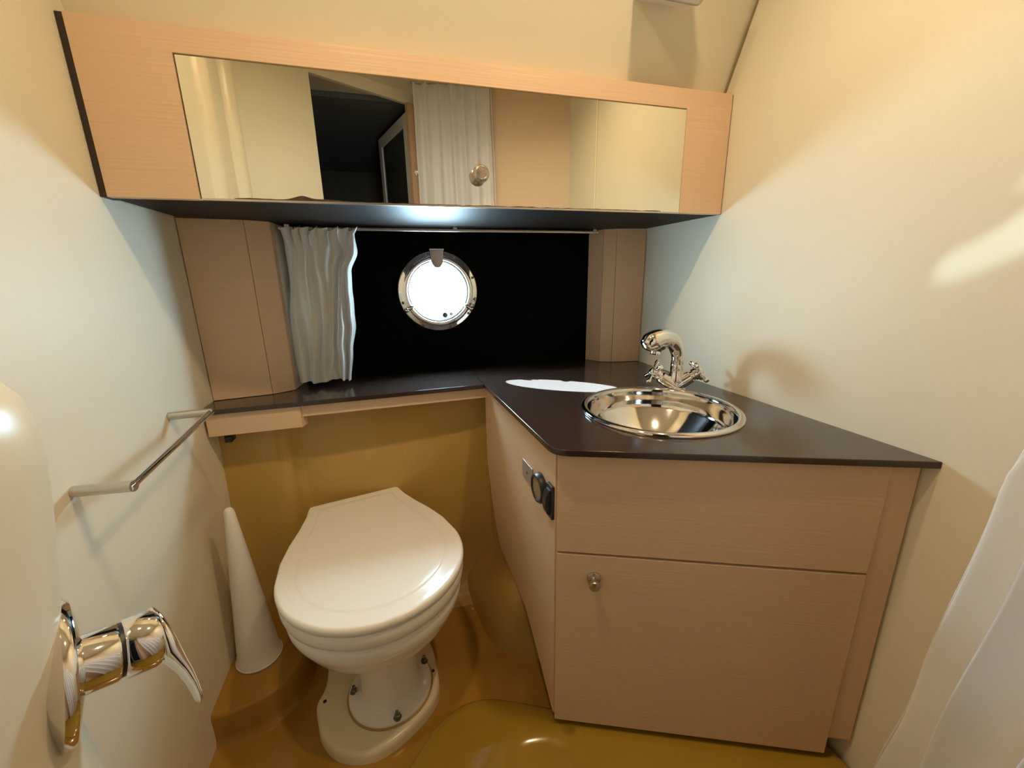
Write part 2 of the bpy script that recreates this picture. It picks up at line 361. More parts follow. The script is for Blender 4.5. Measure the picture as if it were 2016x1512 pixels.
# ------------------------------------------------------------------ porthole
po = bpy.data.objects.new('window_1', None); COL.objects.link(po); po.location = (PC.x, YB, PC.z - 0.12); po['kind'] = 'structure'; po['label'] = 'round chrome framed porthole in the black panel'
YN = Vector((0, -1, 0))
fl_prof = [(0.0925, 0.0), (0.0925, 0.010), (0.094, 0.0125), (0.099, 0.0135), (0.104, 0.0105), (0.107, 0.0085), (0.116, 0.008), (0.1195, 0.0065), (0.1215, 0.003), (0.1218, 0.0)]
link('flange', lathe((PC.x, YB, PC.z), YN, fl_prof, 72, caps=False), CHROME, po, smooth=True)
link('tunnel', lathe((PC.x, YB + 0.012, PC.z), YN, [(0.0925, 0), (0.0925, 0.012)], 64, caps=False), CHROME, po, smooth=True)
g = link('glass', lathe((PC.x, YB + 0.009, PC.z), YN, [(0.0922, 0), (0.0922, 0.004)], 64), GLASS, po)
link('glass_rim', tube([(PC.x + 0.0895 * math.cos(t * math.pi / 32), YB + 0.004, PC.z + 0.0895 * math.sin(t * math.pi / 32)) for t in range(64)], 0.0030, 8, closed=True), SATIN, po, smooth=True)
# hinge tongue at the top
tg = [(-0.021, 0.122), (0.021, 0.122), (0.019, 0.095), (0.0155, 0.080), (0.009, 0.071), (0.0, 0.0685), (-0.009, 0.071), (-0.0155, 0.080), (-0.019, 0.095)]
h = link('hinge', poly_prism([[(PC.x + x, YB - 0.020, PC.z + z) for x, z in tg]], (0, 0.010, 0)), HINGE, po, bevel=0.002)
link('hinge_pin', tube([(PC.x - 0.021, YB - 0.016, PC.z + 0.1215), (PC.x + 0.021, YB - 0.016, PC.z + 0.1215)], 0.004, 10), CHROME, h, smooth='auto')
for k, a in enumerate([20, 62, 105, 148, 196, 242, 285, 322]):
    c = Vector((PC.x + 0.1125 * math.cos(math.radians(a)), YB - 0.0075, PC.z + 0.1125 * math.sin(math.radians(a))))
    link('screw', lathe(c, YN, [(0.0042, 0), (0.0042, 0.001), (0.003, 0.0022), (0.0, 0.0026)], 12), BOLT, po, smooth=True)
for a in (208, 331):   # dog latches
    ar = math.radians(a); e = Vector((math.cos(ar), 0, math.sin(ar))); c = Vector((PC.x, YB - 0.014, PC.z))
    l = link('latch', tube([c + e * 0.086, c + e * 0.095 - Vector((0, 0.004, 0)), c + e * 0.112], [0.0035, 0.0055, 0.006], 12), CHROME, po, smooth=True)
    link('latch_knob', lathe(c + e * 0.112, YN, [(0.007, -0.004), (0.0075, 0.002), (0.005, 0.008), (0.0, 0.009)], 16), CHROME, l, smooth=True)
for dx, dz, r, mt in ((0.0165, -0.073, 0.0090, BLACKR), (0.036, -0.070, 0.0065, SATIN)):
    link('glass_button', lathe((PC.x + dx, YB + 0.0045, PC.z + dz), YN, [(r, 0), (r, 0.003), (r * 0.7, 0.005), (0, 0.0055)], 16), mt, po, smooth=True)

# ------------------------------------------------------------------ mirror cabinet
CY, CB, CT = 0.895, 1.118, 1.3765
cab = thing('mirror_cabinet', 'long oak wall cabinet with a wide mirror door above the window', 'cabinet', (0.18, CY, CB))
x0, x1 = XL + 0.010, XR - 0.002
mx0, mx1, mz1 = -0.3015, 0.6755, 1.3345
# front frame is open at the bottom; top edge falls a touch towards the right as the photo shows it level
ff = [(x0, CY, CB), (mx0 - 0.003, CY, CB), (mx0 - 0.003, CY, mz1 + 0.003), (mx1 + 0.002, CY, mz1 + 0.003), (mx1 + 0.002, CY, CB), (x1, CY, CB), (x1, CY, CT), (x0, CY, CT)]
link('front_frame', poly_prism([ff], (0, 0.016, 0)), WOOD, cab, bevel=0.0008)
link('top_panel', B(x0, x1, CY + 0.016, 0.929, CT - 0.014, CT), WOOD, cab)
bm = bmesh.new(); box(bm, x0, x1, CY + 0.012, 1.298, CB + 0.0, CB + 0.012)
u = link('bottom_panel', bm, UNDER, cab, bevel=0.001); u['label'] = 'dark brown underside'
link('side_joint', B(XL + 0.0005, x0 - 0.0003, CY + 0.001, 0.93, CB, CT - 0.001), GASKET, cab)
link('side_joint', B(x1 + 0.0001, XR - 0.0002, CY + 0.001, 0.93, CB, CT - 0.001), GASKET, cab)
link('door_gap', B(mx0 - 0.003, mx1 + 0.002, CY + 0.006, CY + 0.012, CB + 0.001, mz1 + 0.003), GASKET, cab)
md = link('mirror_door', B(mx0, mx1, CY - 0.001, CY + 0.005, CB + 0.0025, mz1), MIRROR, cab); md['label'] = 'rectangular mirror'
link('door_edge', B(mx0, mx1, CY - 0.002, CY + 0.005, CB - 0.001, CB + 0.0023), SATIN, md)
# worn silvering along the lower edge
pts = []; n = 200
for i in range(n + 1):
    x = mx0 + 0.05 + (mx1 - mx0 - 0.10) * i / n
    h = 0.0010 + 0.0024 * max(0, noise.noise(Vector((x * 16, 3.1, 0)))) + 0.0012 * noise.noise(Vector((x * 60, 1, 0))) + 0.0055 * math.exp(-((x + 0.141) / 0.016) ** 2) + 0.002 * math.exp(-((x + 0.13) / 0.045) ** 2)
    pts.append((x, CY - 0.0013, CB + 0.0025 + max(0.0003, h)))
w = link('worn_edge', poly_prism([pts + [(pts[-1][0], CY - 0.0013, CB + 0.0023), (pts[0][0], CY - 0.0013, CB + 0.0023)]], (0, 0.0002, 0)), WORN, md); w['label'] = 'brown patches where the silvering has worn'
def knob(parent, base, n, s=1.0):
    k = link('knob', lathe(base, n, [(0.0135 * s, 0), (0.0135 * s, 0.003 * s), (0.0115 * s, 0.0045 * s), (0.007 * s, 0.006 * s), (0.0065 * s, 0.012 * s), (0.0085 * s, 0.0155 * s), (0.0105 * s, 0.019 * s), (0.0108 * s, 0.023 * s), (0.0092 * s, 0.0262 * s), (0.005 * s, 0.0275 * s), (0, 0.0278 * s)], 32), NICKEL, parent, smooth='auto')
    return k
k = link('knob', lathe((0.194, CY - 0.001, 1.178), YN, [(0.009, 0), (0.009, 0.006), (0.013, 0.010), (0.0165, 0.016), (0.0168, 0.019), (0.015, 0.0225), (0.0115, 0.0245), (0.0105, 0.0238), (0.006, 0.0245), (0, 0.025)], 36), NICKEL, md, smooth='auto')
k['label'] = 'round satin nickel knob'

# ------------------------------------------------------------------ window shelf + vanity counter
ST, SBm = 0.690, 0.678
ws = thing('window_shelf', 'dark brown shelf with oak fascia running under the porthole above the toilet', 'shelf', (-0.11, 1.18, 0.60))
link('slab', poly_prism([[(XL, 1.064, SBm), (0.2275, 1.079, SBm), (0.2275, 1.298, SBm), (XL, 1.298, SBm)]], (0, 0, ST - SBm)), DARK, ws, bevel=0.0012)
link('fascia', poly_prism([[(-0.24, 1.083, 0.647), (0.240, 1.094, 0.647), (0.240, 1.11, 0.647), (-0.24, 1.10, 0.647)]], (0, 0, SBm - 0.647)), WOOD, ws, bevel=0.0008)
link('fascia_block', poly_prism([[(XL + 0.006, 1.072, 0.622), (-0.240, 1.076, 0.622), (-0.232, 1.10, 0.622), (XL + 0.006, 1.10, 0.622)]], (0, 0, SBm - 0.622)), WOOD, ws, bevel=0.0008)
link('soffit', poly_prism([[(-0.235, 1.10, 0.66), (0.24, 1.105, 0.66), (0.24, 1.19, 0.66), (-0.235, 1.19, 0.66)]], (0, 0, SBm - 0.66)), WOODE, ws)
link('soffit', B(XL + 0.006, -0.235, 1.10, 1.19, 0.655, SBm), WOODE, ws)
t = thing('cupboard_catch', 'small black catch under the oak block by the left wall', 'catch', (-0.408, 1.10, 0.60))
link('body', B(-0.420, -0.400, 1.092, 1.112, 0.600, 0.6215), BLACKR, t, bevel=0.002)
link('flap', B(-0.418, -0.402, 1.087, 1.093, 0.598, 0.612), BLACKR, t, bevel=0.001)

SC = Vector((0.545, 0.735, ST)); SR = 0.168
ct = thing('vanity_countertop', 'dark brown countertop wrapped round the sink', 'countertop', (0.52, 0.85, SBm))
rc = [(0.2285, 1.079), (0.2435, 0.660)]
for k in range(7):   # rounded nose corner
    a = k / 6; p0 = Vector((0.2445, 0.632)); p1 = Vector((0.2455, 0.607)); p2 = Vector((0.270, 0.5965)); rc.append(((p0 * (1 - a) ** 2 + p1 * 2 * a * (1 - a) + p2 * a * a)[:]))
rc += [(XR, 0.374), (XR, 1.298), (0.2285, 1.298)]
link('slab', poly_prism([[(x, y, SBm) for x, y in rc], [(SC.x + 0.160 * math.cos(-2 * math.pi * i / 72), SC.y + 0.160 * math.sin(-2 * math.pi * i / 72), SBm) for i in range(72)]], (0, 0, ST - SBm)), DARK, ct, bevel=0.0015)

# ------------------------------------------------------------------ sink
sk = thing('round_sink', 'round polished steel sink set in the dark countertop', 'sink', (SC.x, SC.y, 0.56))
ZA = Vector((0, 0, 1))
prof = [(0.161, -0.004), (0.168, -0.001), (0.1695, 0.0025), (0.168, 0.0062), (0.1635, 0.0085), (0.158, 0.0080), (0.1535, 0.0050), (0.1525, -0.002), (0.1515, -0.018), (0.1500, -0.034), (0.1480, -0.040), (0.1455, -0.0435)]
bowl = [(0.1435 * (1 - i / 18), -0.046 - 0.081 * (1 - (1 - i / 18) ** 2.3)) for i in range(0, 15)]
prof2 = prof + bowl + [(0.024, -0.1270)]
b_ = link('basin', lathe(SC, ZA, prof2, 96, caps=False), STEEL, sk, smooth=True)
link('drain', lathe(SC + Vector((0, 0, -0.127)), ZA, [(0.026, 0), (0.026, 0.002), (0.022, 0.0025), (0.020, 0.0005), (0.004, 0.0), (0, 0.001)], 32), CHROME, sk, smooth='auto')
ov = SC + Vector((-0.085, 0.1205, -0.022))

# ------------------------------------------------------------------ faucet
FB = Vector((0.683, 0.862, ST))
fa = thing('sink_faucet', 'chrome mixer faucet with two cross handles at the corner of the sink', 'faucet', FB)
ax = (SC - FB); ax.z = 0; ax.normalize(); sd_ = Vector((-ax.y, ax.x, 0))     # towards the bowl / sideways
cr = Vector((0.93, -0.36, 0)).normalized()                                  # the handles spread left-right of the view
link('base_flange', lathe(FB, ZA, [(0.026, 0), (0.026, 0.003), (0.021, 0.006), (0.019, 0.010)], 32), CHROME, fa, smooth='auto')
link('body', lathe(FB + Vector((0, 0, 0.004)), ZA, [(0.018, 0), (0.020, 0.012), (0.021, 0.022), (0.0175, 0.035), (0.0145, 0.042), (0.0150, 0.050), (0.0150, 0.062), (0.0128, 0.066)], 32), CHROME, fa, smooth='auto')
for s in (-1, 1):
    d = (cr * s * 0.83 + ZA * 0.56).normalized()
    st = FB + Vector((0, 0, 0.010)) - ax * -0.004
    arm = link('valve_arm', lathe(st, d, [(0.0165, 0), (0.0160, 0.044), (0.013, 0.047), (0.0125, 0.052), (0.0160, 0.054), (0.0160, 0.060)], 28), CHROME, fa, smooth='auto')
    c = st + d * 0.068
    hb = lathe(st + d * 0.059, d, [(0.012, 0), (0.013, 0.006), (0.0125, 0.014), (0.009, 0.018), (0, 0.0195)], 24)
    u1, v1, _ = frame_of(d); q = math.radians(38)
    e1 = u1 * math.cos(q) + v1 * math.sin(q); e2 = -u1 * math.sin(q) + v1 * math.cos(q)
    for e in (e1, -e1, e2, -e2):
        lathe(c + e * 0.008, e, [(0.0050, 0), (0.0046, 0.015), (0.0060, 0.019), (0.0064, 0.024), (0.0052, 0.0275), (0, 0.0285)], 14, bm=hb)
    link('cross_handle', hb, CHROME, fa, smooth='auto')
hl = cr * -1
pth = smooth_path([FB + Vector((0, 0, 0.066)), FB + Vector((0, 0, 0.080)) + hl * -0.001, FB + Vector((0, 0, 0.094)) + hl * 0.001, FB + Vector((0, 0, 0.110)) + hl * 0.006 + ax * 0.006], 6)
link('spout_neck', tube(pth, [0.0148 + 0.0012 * i / (len(pth) - 1) for i in range(len(pth))], 20), CHROME, fa, smooth=True)
# oval pull-out head: a bent tapering capsule that leans over the bowl
hp = smooth_path([FB + Vector((0, 0, 0.092)) + hl * 0.000 + ax * 0.002, FB + Vector((0, 0, 0.114)) + hl * 0.004 + ax * 0.010, FB + Vector((0, 0, 0.132)) + hl * 0.016 + ax * 0.024, FB + Vector((0, 0, 0.139)) + hl * 0.034 + ax * 0.042, FB + Vector((0, 0, 0.132)) + hl * 0.054 + ax * 0.058, FB + Vector((0, 0, 0.118)) + hl * 0.066 + ax * 0.068], 7)
nh = len(hp) - 1
hr = [interp([(0, 0.0150), (0.10, 0.0165), (0.35, 0.0200), (0.62, 0.0245), (0.80, 0.0250), (0.92, 0.0190), (0.98, 0.0100), (1.0, 0.002)], i / nh) for i in range(nh + 1)]
hd = link('spray_head', tube(hp, hr, 28), CHROME, fa, smooth=True)
fc = FB + Vector((0, 0, 0.116)) + ax * 0.048 + cr * -0.044
link('spray_face', lathe(fc, Vector((-0.25, -0.25, -1)), [(0.021, -0.006), (0.0215, 0.0), (0.017, 0.004), (0.013, 0.0045), (0.0125, 0.010), (0, 0.0105)], 28), BLACKR, hd, smooth='auto')
link('aerator', lathe(fc + Vector((0, 0, -0.003)), Vector((-0.25, -0.25, -1)), [(0.0118, 0.0), (0.0118, 0.013), (0, 0.0131)], 24), CHROME, hd, smooth='auto')

# ------------------------------------------------------------------ vanity cabinet
A = Vector((0.262, 0.6265, 0)); uD = Vector((0.914, -0.406, 0)).normalized(); nD = Vector((-uD.y * -1, 0, 0)); nD = Vector((uD.y, -uD.x, 0))  # outward (towards camera)
def fbox(u0, u1, z0, z1, d0, d1):
    """box on the vanity front: u along it, d = distance out of the plane (negative = inside)"""
    p = [A + uD * u0 + nD * d0, A + uD * u1 + nD * d0, A + uD * u1 + nD * d1, A + uD * u0 + nD * d1]
    return poly_prism([[Vector((q.x, q.y, z0)) for q in p]], (0, 0, z1 - z0))
va = thing('vanity_cabinet', 'oak vanity cabinet angled under the sink counter', 'cabinet', A + uD * 0.27)
UW = 0.5365
link('upper_panel', fbox(0.0, UW, 0.4705, 0.6765, -0.016, 0), WOOD, va, bevel=0.0012)
dr = link('door', fbox(0.0, UW, 0.048, 0.4655, -0.016, 0), WOOD, va, bevel=0.0012)
kb = A + uD * 0.072 + Vector((0, 0, 0.417))
k = knob(dr, kb, nD, 1.0); k['label'] = 'small satin nickel knob'
link('corner_post', fbox(UW + 0.001, 0.5795, 0.085, 0.6765, -0.020, -0.004), WOOD, va, bevel=0.001)
link('carcass', fbox(0.006, 0.560, 0.085, 0.560, -0.034, -0.017), WOODE, va)
sp = [(1.118, 0.676), (1.118, 0.449), (1.085, 0.35), (1.041, 0.266), (0.998, 0.217), (0.90, 0.205), (0.80, 0.19), (0.737, 0.147), (0.632, 0.060), (0.632, 0.676)]
spx = lambda y: 0.2605 - 0.0225 * (y - 0.63) / 0.49
link('side_panel', poly_prism([[(spx(y), y, z) for y, z in sp]], (0.016, 0, 0)), WOOD, va, bevel=0.001)

# things on the side panel
def on_side(y, z, out=0.0): return Vector((spx(y) - out, y, z))
SN = Vector((-1, -0.046, 0)).normalized(); SU = Vector((-0.046, 1, 0)).normalized()
def side_plate(y0, y1, z0, z1, d0, d1, skew=0):
    p = [Vector((spx(y) - 0.0002, y, z)) for y, z in ((y0, z0), (y1, z0), (y1, z1), (y0, z1))]
    return poly_prism([[q + SN * d0 for q in p]], SN * (d1 - d0))
t = thing('wall_indicator_plate', 'small grey metal plate with a red dot on the vanity side, below the counter', 'plate', on_side(0.772, 0.54))
link('plate', side_plate(0.742, 0.802, 0.546, 0.588, 0, 0.0025), PEWTER, t, bevel=0.0008)
link('indicator', lathe(on_side(0.772, 0.566, 0.002), SN, [(0.0035, 0), (0.0035, 0.0015), (0, 0.0025)], 12), RED, t, smooth='auto')
t = thing('round_socket', 'round black rimmed socket with a tan disc on the vanity side', 'socket', on_side(0.697, 0.54))
link('rim', lathe(on_side(0.697, 0.569, 0), SN, [(0.031, 0), (0.031, 0.008), (0.028, 0.0125), (0.024, 0.0125), (0.0235, 0.009)], 36), BLACKR, t, smooth='auto')
link('disc', lathe(on_side(0.697, 0.569, 0.008), SN, [(0.0238, 0), (0.0238, 0.002), (0, 0.0035)], 32), BRASSY, t, smooth='auto')
t = thing('toilet_switch', 'black rocker switch on the vanity side, nearest the front corner', 'switch', on_side(0.645, 0.54))
link('switch_frame', side_plate(0.6345, 0.660, 0.533, 0.602, 0, 0.006), BLACKR, t, bevel=0.0015)
rk = [(0, 0.594), (0.006, 0.590), (0.0115, 0.576), (0.0115, 0.560), (0.008, 0.546), (0.003, 0.541), (0, 0.541)]
link('rocker', poly_prism([[Vector((spx(0.640), 0.640, z)) + SN * (0.005 + d) for d, z in rk]], SU * 0.016), BLACKR, t, bevel=0.001)

# ------------------------------------------------------------------ toilet
TC = Vector((-0.085, 0.842)); TA = Vector((0.205, -0.979)).normalized(); TS = Vector((-TA.y, TA.x))   # front direction, right side
def seat_loop(z, k=1.0, w=0.122, back=0.300, r=0.197, front_ext=0.0, n=48, corner=True):
    """D outline: flat back edge, flaring sides, semicircular front"""
    pts = []
    bw, bk, rr = w * k, back * (0.5 + 0.5 * k) if k < 1 else back * k, r * k
    for i in range(n + 1):
        a = -math.pi * 0.52 + math.pi * 1.04 * i / n
        pts.append((rr * math.cos(a) * (1 + front_ext), rr * math.sin(a)))     # (forward, side)
    side = [(-bk * 0.26, rr * 0.955), (-bk * 0.46, rr * 0.865), (-bk * 0.66, rr * 0.745), (-bk * 0.84, rr * 0.655), (-bk * 0.955, bw * 1.005), (-bk * 0.99, bw * 0.975), (-bk, bw * 0.93)]
    bkpts = [(-bk, bw * t) for t in (0.6, 0.2, -0.2, -0.6)]
    allp = pts + side + bkpts + [(f, -s) for f, s in reversed(side)]
    return [Vector((*(TC + TA * f + TS * s), z)) for f, s in allp]
toi = thing('marine_toilet', 'white compact marine toilet with closed lid on a cream plinth', 'toilet', (-0.085, 0.82, 0))
def inset_profile(tab): return loft([seat_loop(z, k) for k, z in tab])
# lid: outer bevel and a gently domed middle
lid = loft([seat_loop(0.362, 0.955), seat_loop(0.363, 0.990), seat_loop(0.367, 1.0), seat_loop(0.374, 1.0), seat_loop(0.3775, 0.992), seat_loop(0.3795, 0.981), seat_loop(0.3802, 0.970), seat_loop(0.3804, 0.960), seat_loop(0.3804, 0.90), seat_loop(0.3804, 0.82), seat_loop(0.3806, 0.805), seat_loop(0.3812, 0.792), seat_loop(0.3818, 0.780), seat_loop(0.3820, 0.768), seat_loop(0.3820, 0.70), seat_loop(0.3820, 0.35), seat_loop(0.3820, 0.05)])
link('lid', lid, WHITEP, toi, smooth='auto')
st_ = loft([seat_loop(0.3225, 0.92), seat_loop(0.3235, 0.955), seat_loop(0.328, 0.975), seat_loop(0.338, 0.988), seat_loop(0.352, 0.992), seat_loop(0.3585, 0.985), seat_loop(0.3605, 0.96), seat_loop(0.3605, 0.60), seat_loop(0.323, 0.58)])
link('seat', st_, WHITEP, toi, smooth='auto')
def circle_loop(c, z, r, n):  # matches the vertex order of seat_loop (starts at front-left side)
    return None
n_seat = len(seat_loop(0, 1))
def blend(z, k, t, c2, r2):
    a = seat_loop(z, k, back=0.225, w=0.13); out = []
    for p in a:
        d = Vector((p.x - c2[0], p.y - c2[1])); d.normalize(); q = Vector((c2[0] + d.x * r2, c2[1] + d.y * r2))
        out.append(Vector((p.x + (q.x - p.x) * t, p.y + (q.y - p.y) * t, z)))
    return out
PCN = (-0.080, 0.822)
bowl_l = [blend(0.3205, 0.88, 0, PCN, .1), blend(0.320, 0.92, 0, PCN, .1), blend(0.316, 0.945, 0, PCN, .1), blend(0.306, 0.955, 0, PCN, .1), blend(0.292, 0.95, 0.02, PCN, .15), blend(0.280, 0.93, 0.05, PCN, .15), blend(0.272, 0.91, 0.08, PCN, .15),
          blend(0.262, 0.89, 0.15, PCN, .15), blend(0.244, 0.85, 0.28, PCN, .14), blend(0.230, 0.80, 0.42, PCN, .125), blend(0.218, 0.75, 0.55, PCN, .11), blend(0.208, 0.70, 0.70, PCN, .09), blend(0.200, 0.66, 0.88, PCN, .079),
          blend(0.185, 0.6, 1, PCN, .070), blend(0.15, 0.6, 1, PCN, .0665), blend(0.10, 0.6, 1, PCN, .0655), blend(0.060, 0.6, 1, PCN, .0665), blend(0.044, 0.6, 1, PCN, .070), blend(0.040, 0.6, 1, PCN, .075)]
link('bowl', loft(bowl_l), WHITE, toi, smooth=True)
fb = Vector((PCN[0], PCN[1], 0))
link('foot_flange', lathe(fb + Vector((0, 0, 0.0265)), ZA, [(0.094, 0), (0.0955, 0.003), (0.0955, 0.009), (0.093, 0.0125), (0.080, 0.0135), (0.074, 0.015), (0.069, 0.022), (0.066, 0.034)], 56), WHITE, toi, smooth='auto')
link('sealant_ring', tube([fb + Vector((0.0965 * math.cos(i * math.pi / 30), 0.0965 * math.sin(i * math.pi / 30), 0.0275)) for i in range(60)], 0.0028, 8, closed=True), SEALANT, toi, smooth=True)
bpn = smooth_path([(-0.236, 0.930, 0), (-0.233, 0.890, 0), (-0.238, 0.860, 0), (-0.248, 0.832, 0), (-0.240, 0.795, 0), (-0.226, 0.755, 0), (-0.198, 0.718, 0), (-0.160, 0.695, 0), (-0.110, 0.688, 0), (-0.062, 0.703, 0), (-0.012, 0.735, 0), (0.020, 0.768, 0), (0.033, 0.805, 0), (0.032, 0.85, 0), (0.026, 0.91, 0), (0.0, 0.985, 0), (-0.05, 1.03, 0), (-0.12, 1.035, 0), (-0.20, 1.0, 0), (-0.236, 0.930, 0)], 6)[:-1]
bpl = [(p.x, p.y) for p in bpn]; bpl = bpl[::-1] if False else bpl
def bo(d):
    c = Vector((-0.10, 0.85)); return [((Vector(p) - c) * (1 - d / 0.15) + c)[:] for p in bpl]
pb = link('base_plinth', loft([[(x, y, z) for x, y in bo(d)] for d, z in [(-0.001, -0.001), (0.0, 0.016), (0.0015, 0.022), (0.005, 0.0262), (0.009, 0.0272), (0.05, 0.0272)]]), PLINTH, toi, smooth='auto')
pb['label'] = 'cream plinth'
for x, y in ((-0.163, 0.826), (-0.066, 0.737), (0.002, 0.858)):
    z0 = 0.040
    b = bmesh.new(); lathe((x, y, z0 - 0.003), ZA, [(0.0092, 0), (0.0092, 0.0025), (0.008, 0.003)], 20, bm=b)
    lathe((x, y, z0), ZA, [(0.0068, 0), (0.0068, 0.007), (0.0055, 0.008)], 6, bm=b); lathe((x, y, z0 + 0.007), ZA, [(0.0036, 0), (0.0036, 0.009), (0.0028, 0.010)], 12, bm=b)
    link('bolt', b, BOLT, toi)
for x, y in ((-0.229, 0.832), (0.0205, 0.836)):
    link('screw_hole', lathe((x, y, 0.0255), ZA, [(0.0042, 0), (0.0042, 0.0022), (0, 0.0024)], 16), HOLE, toi)

# ------------------------------------------------------------------ white cone
cn = thing('brush_holder', 'tall white plastic cone standing on the ledge left of the toilet', 'cone', (-0.388, 0.957, 0.08))
link('cone', lathe((-0.388, 0.957, 0.0805), Vector((0.0, 0.0, 1)), [(0.0, 0.0), (0.0475, 0.0), (0.0492, 0.003), (0.0492, 0.008), (0.0470, 0.012), (0.0445, 0.03)] + [(0.0445 - 0.0335 * i / 9, 0.03 + 0.366 * i / 9) for i in range(1, 10)] + [(0.0098, 0.404), (0.0068, 0.409), (0.0, 0.411)], 44, caps=False), CONEM, cn, smooth='auto')
link('base_rim', lathe((-0.388, 0.957, 0.0802), ZA, [(0.0475, 0), (0.0505, 0.0015), (0.0505, 0.0045), (0.0485, 0.006)], 44), CONEM, cn, smooth='auto')

# ------------------------------------------------------------------ towel bar
tb = thing('towel_bar', 'slim chrome towel bar on two grey posts on the left wall', 'towel bar', (XL, 0.80, 0.70))
m1, b1, m2, b2 = Vector((XL, 0.664, 0.700)), Vector((-0.372, 0.648, 0.704)), Vector((XL, 0.940, 0.719)), Vector((-0.379, 0.950, 0.718))
for a, b in ((m1, b1), (m2, b2)):
    d = (b - a).normalized()
    link('post', tube([a, b + d * 0.004], 0.0080, 20), SATIN, tb, smooth='auto')
dd = (b2 - b1).normalized()
link('rail', tube([b1 - dd * 0.006, b2 + dd * 0.004], 0.0055, 16), CHROME, tb, smooth='auto')

# ------------------------------------------------------------------ shower moulding with mixer (near left)
mn = Vector((0.80, 0.60, 0)).normalized(); tan0 = Vector((-0.316, 0.396, 0))
def bulge(z, shrink=0):
    d = interp([(0.0, -0.02), (0.30, 0.0), (0.51, 0.005), (0.60, 0.001), (0.66, 0.006), (0.748, 0.0185), (0.794, 0.027), (0.84, 0.033), (0.95, 0.034)], z) - shrink
    c = tan0 - mn * 0.12 + mn * d; R = 0.12
    pts = [Vector((XL + 0.0005, c.y + R + 0.01, z))]
    for i in range(20):
        a = math.radians(95 - 95 * i / 19); pts.append(Vector((max(XL + 0.0005, c.x + R * math.cos(a)), c.y + R * math.sin(a), z)))
    pts += [Vector((c.x + R + 0.006, c.y - 0.12, z)), Vector((c.x + R + 0.004, 0.10, z)), Vector((XL + 0.0005, 0.075, z))]
    return pts
Ls = [bulge(z) for z in (0.0, 0.15, 0.30, 0.40, 0.48, 0.54, 0.60, 0.66, 0.72, 0.78, 0.84, 0.87)] + [bulge(0.893, 0.004), bulge(0.910, 0.014), bulge(0.920, 0.028), bulge(0.924, 0.048)]
o = link('shower_column', loft(Ls), CREAM_GLOSS, smooth='auto'); tag(o, 'rounded cream shower moulding in the left foreground holding the chrome mixer', 'moulding')
mxn = Vector((0.795, 0.570, -0.200)).normalized(); mb = Vector((-0.301, 0.394, 0.644))
sm = thing('shower_mixer', 'chrome single lever shower mixer on the cream moulding', 'mixer tap', mb)
link('wall_plate', lathe(mb, mxn, [(0.040, -0.034), (0.052, -0.022), (0.0600, -0.0165), (0.0635, -0.0140), (0.0635, -0.0090), (0.061, -0.0055), (0.048, -0.0020), (0.034, 0.0005), (0.0268, 0.0015)], 64), CHROME, sm, smooth='auto')
link('body', lathe(mb, mxn, [(0.0265, 0), (0.0265, 0.0235), (0.0255, 0.0255)], 48), CHROME, sm, smooth='auto')
link('seal_ring', lathe(mb + mxn * 0.0255, mxn, [(0.0245, 0), (0.0245, 0.003)], 40), BLACKR, sm, smooth='auto')
link('cap', lathe(mb + mxn * 0.0285, mxn, [(0.0265, 0), (0.0278, 0.002), (0.0278, 0.0225), (0.0262, 0.0262), (0.018, 0.0275), (0.0, 0.0277)], 48), CHROME, sm, smooth='auto')
dn = Vector((0.19, -0.55, -0.81)); dn = (dn - mxn * dn.dot(mxn)).normalized()
sdv = mxn.cross(dn)
Lv = []
# t = distance along the lever (down the cap face), inner and outer height above the wall plate, half width
for t, h0, h1, w in [(-0.0285, 0.0500, 0.0530, 0.006), (-0.026, 0.0495, 0.0550, 0.013), (-0.018, 0.0500, 0.0590, 0.0195), (-0.006, 0.0510, 0.0635, 0.0240), (0.008, 0.0515, 0.0680, 0.0245), (0.020, 0.0530, 0.0715, 0.0225), (0.030, 0.0600, 0.0740, 0.0195), (0.042, 0.0675, 0.0775, 0.0170), (0.056, 0.0735, 0.0805, 0.0150), (0.066, 0.0765, 0.0822, 0.0135), (0.073, 0.0782, 0.0826, 0.0105), (0.0765, 0.0795, 0.0818, 0.005)]:
    row = []
    for k in range(24):
        a = 2 * math.pi * k / 24; cc = math.cos(a); ss = math.sin(a)
        row.append(mb + dn * t + sdv * w * math.copysign(abs(cc) ** 0.7, cc) + mxn * ((h0 + h1) / 2 + (h1 - h0) / 2 * math.copysign(abs(ss) ** 0.8, ss)))
    Lv.append(row)
link('lever', loft(Lv), CHROME, sm, smooth=True)

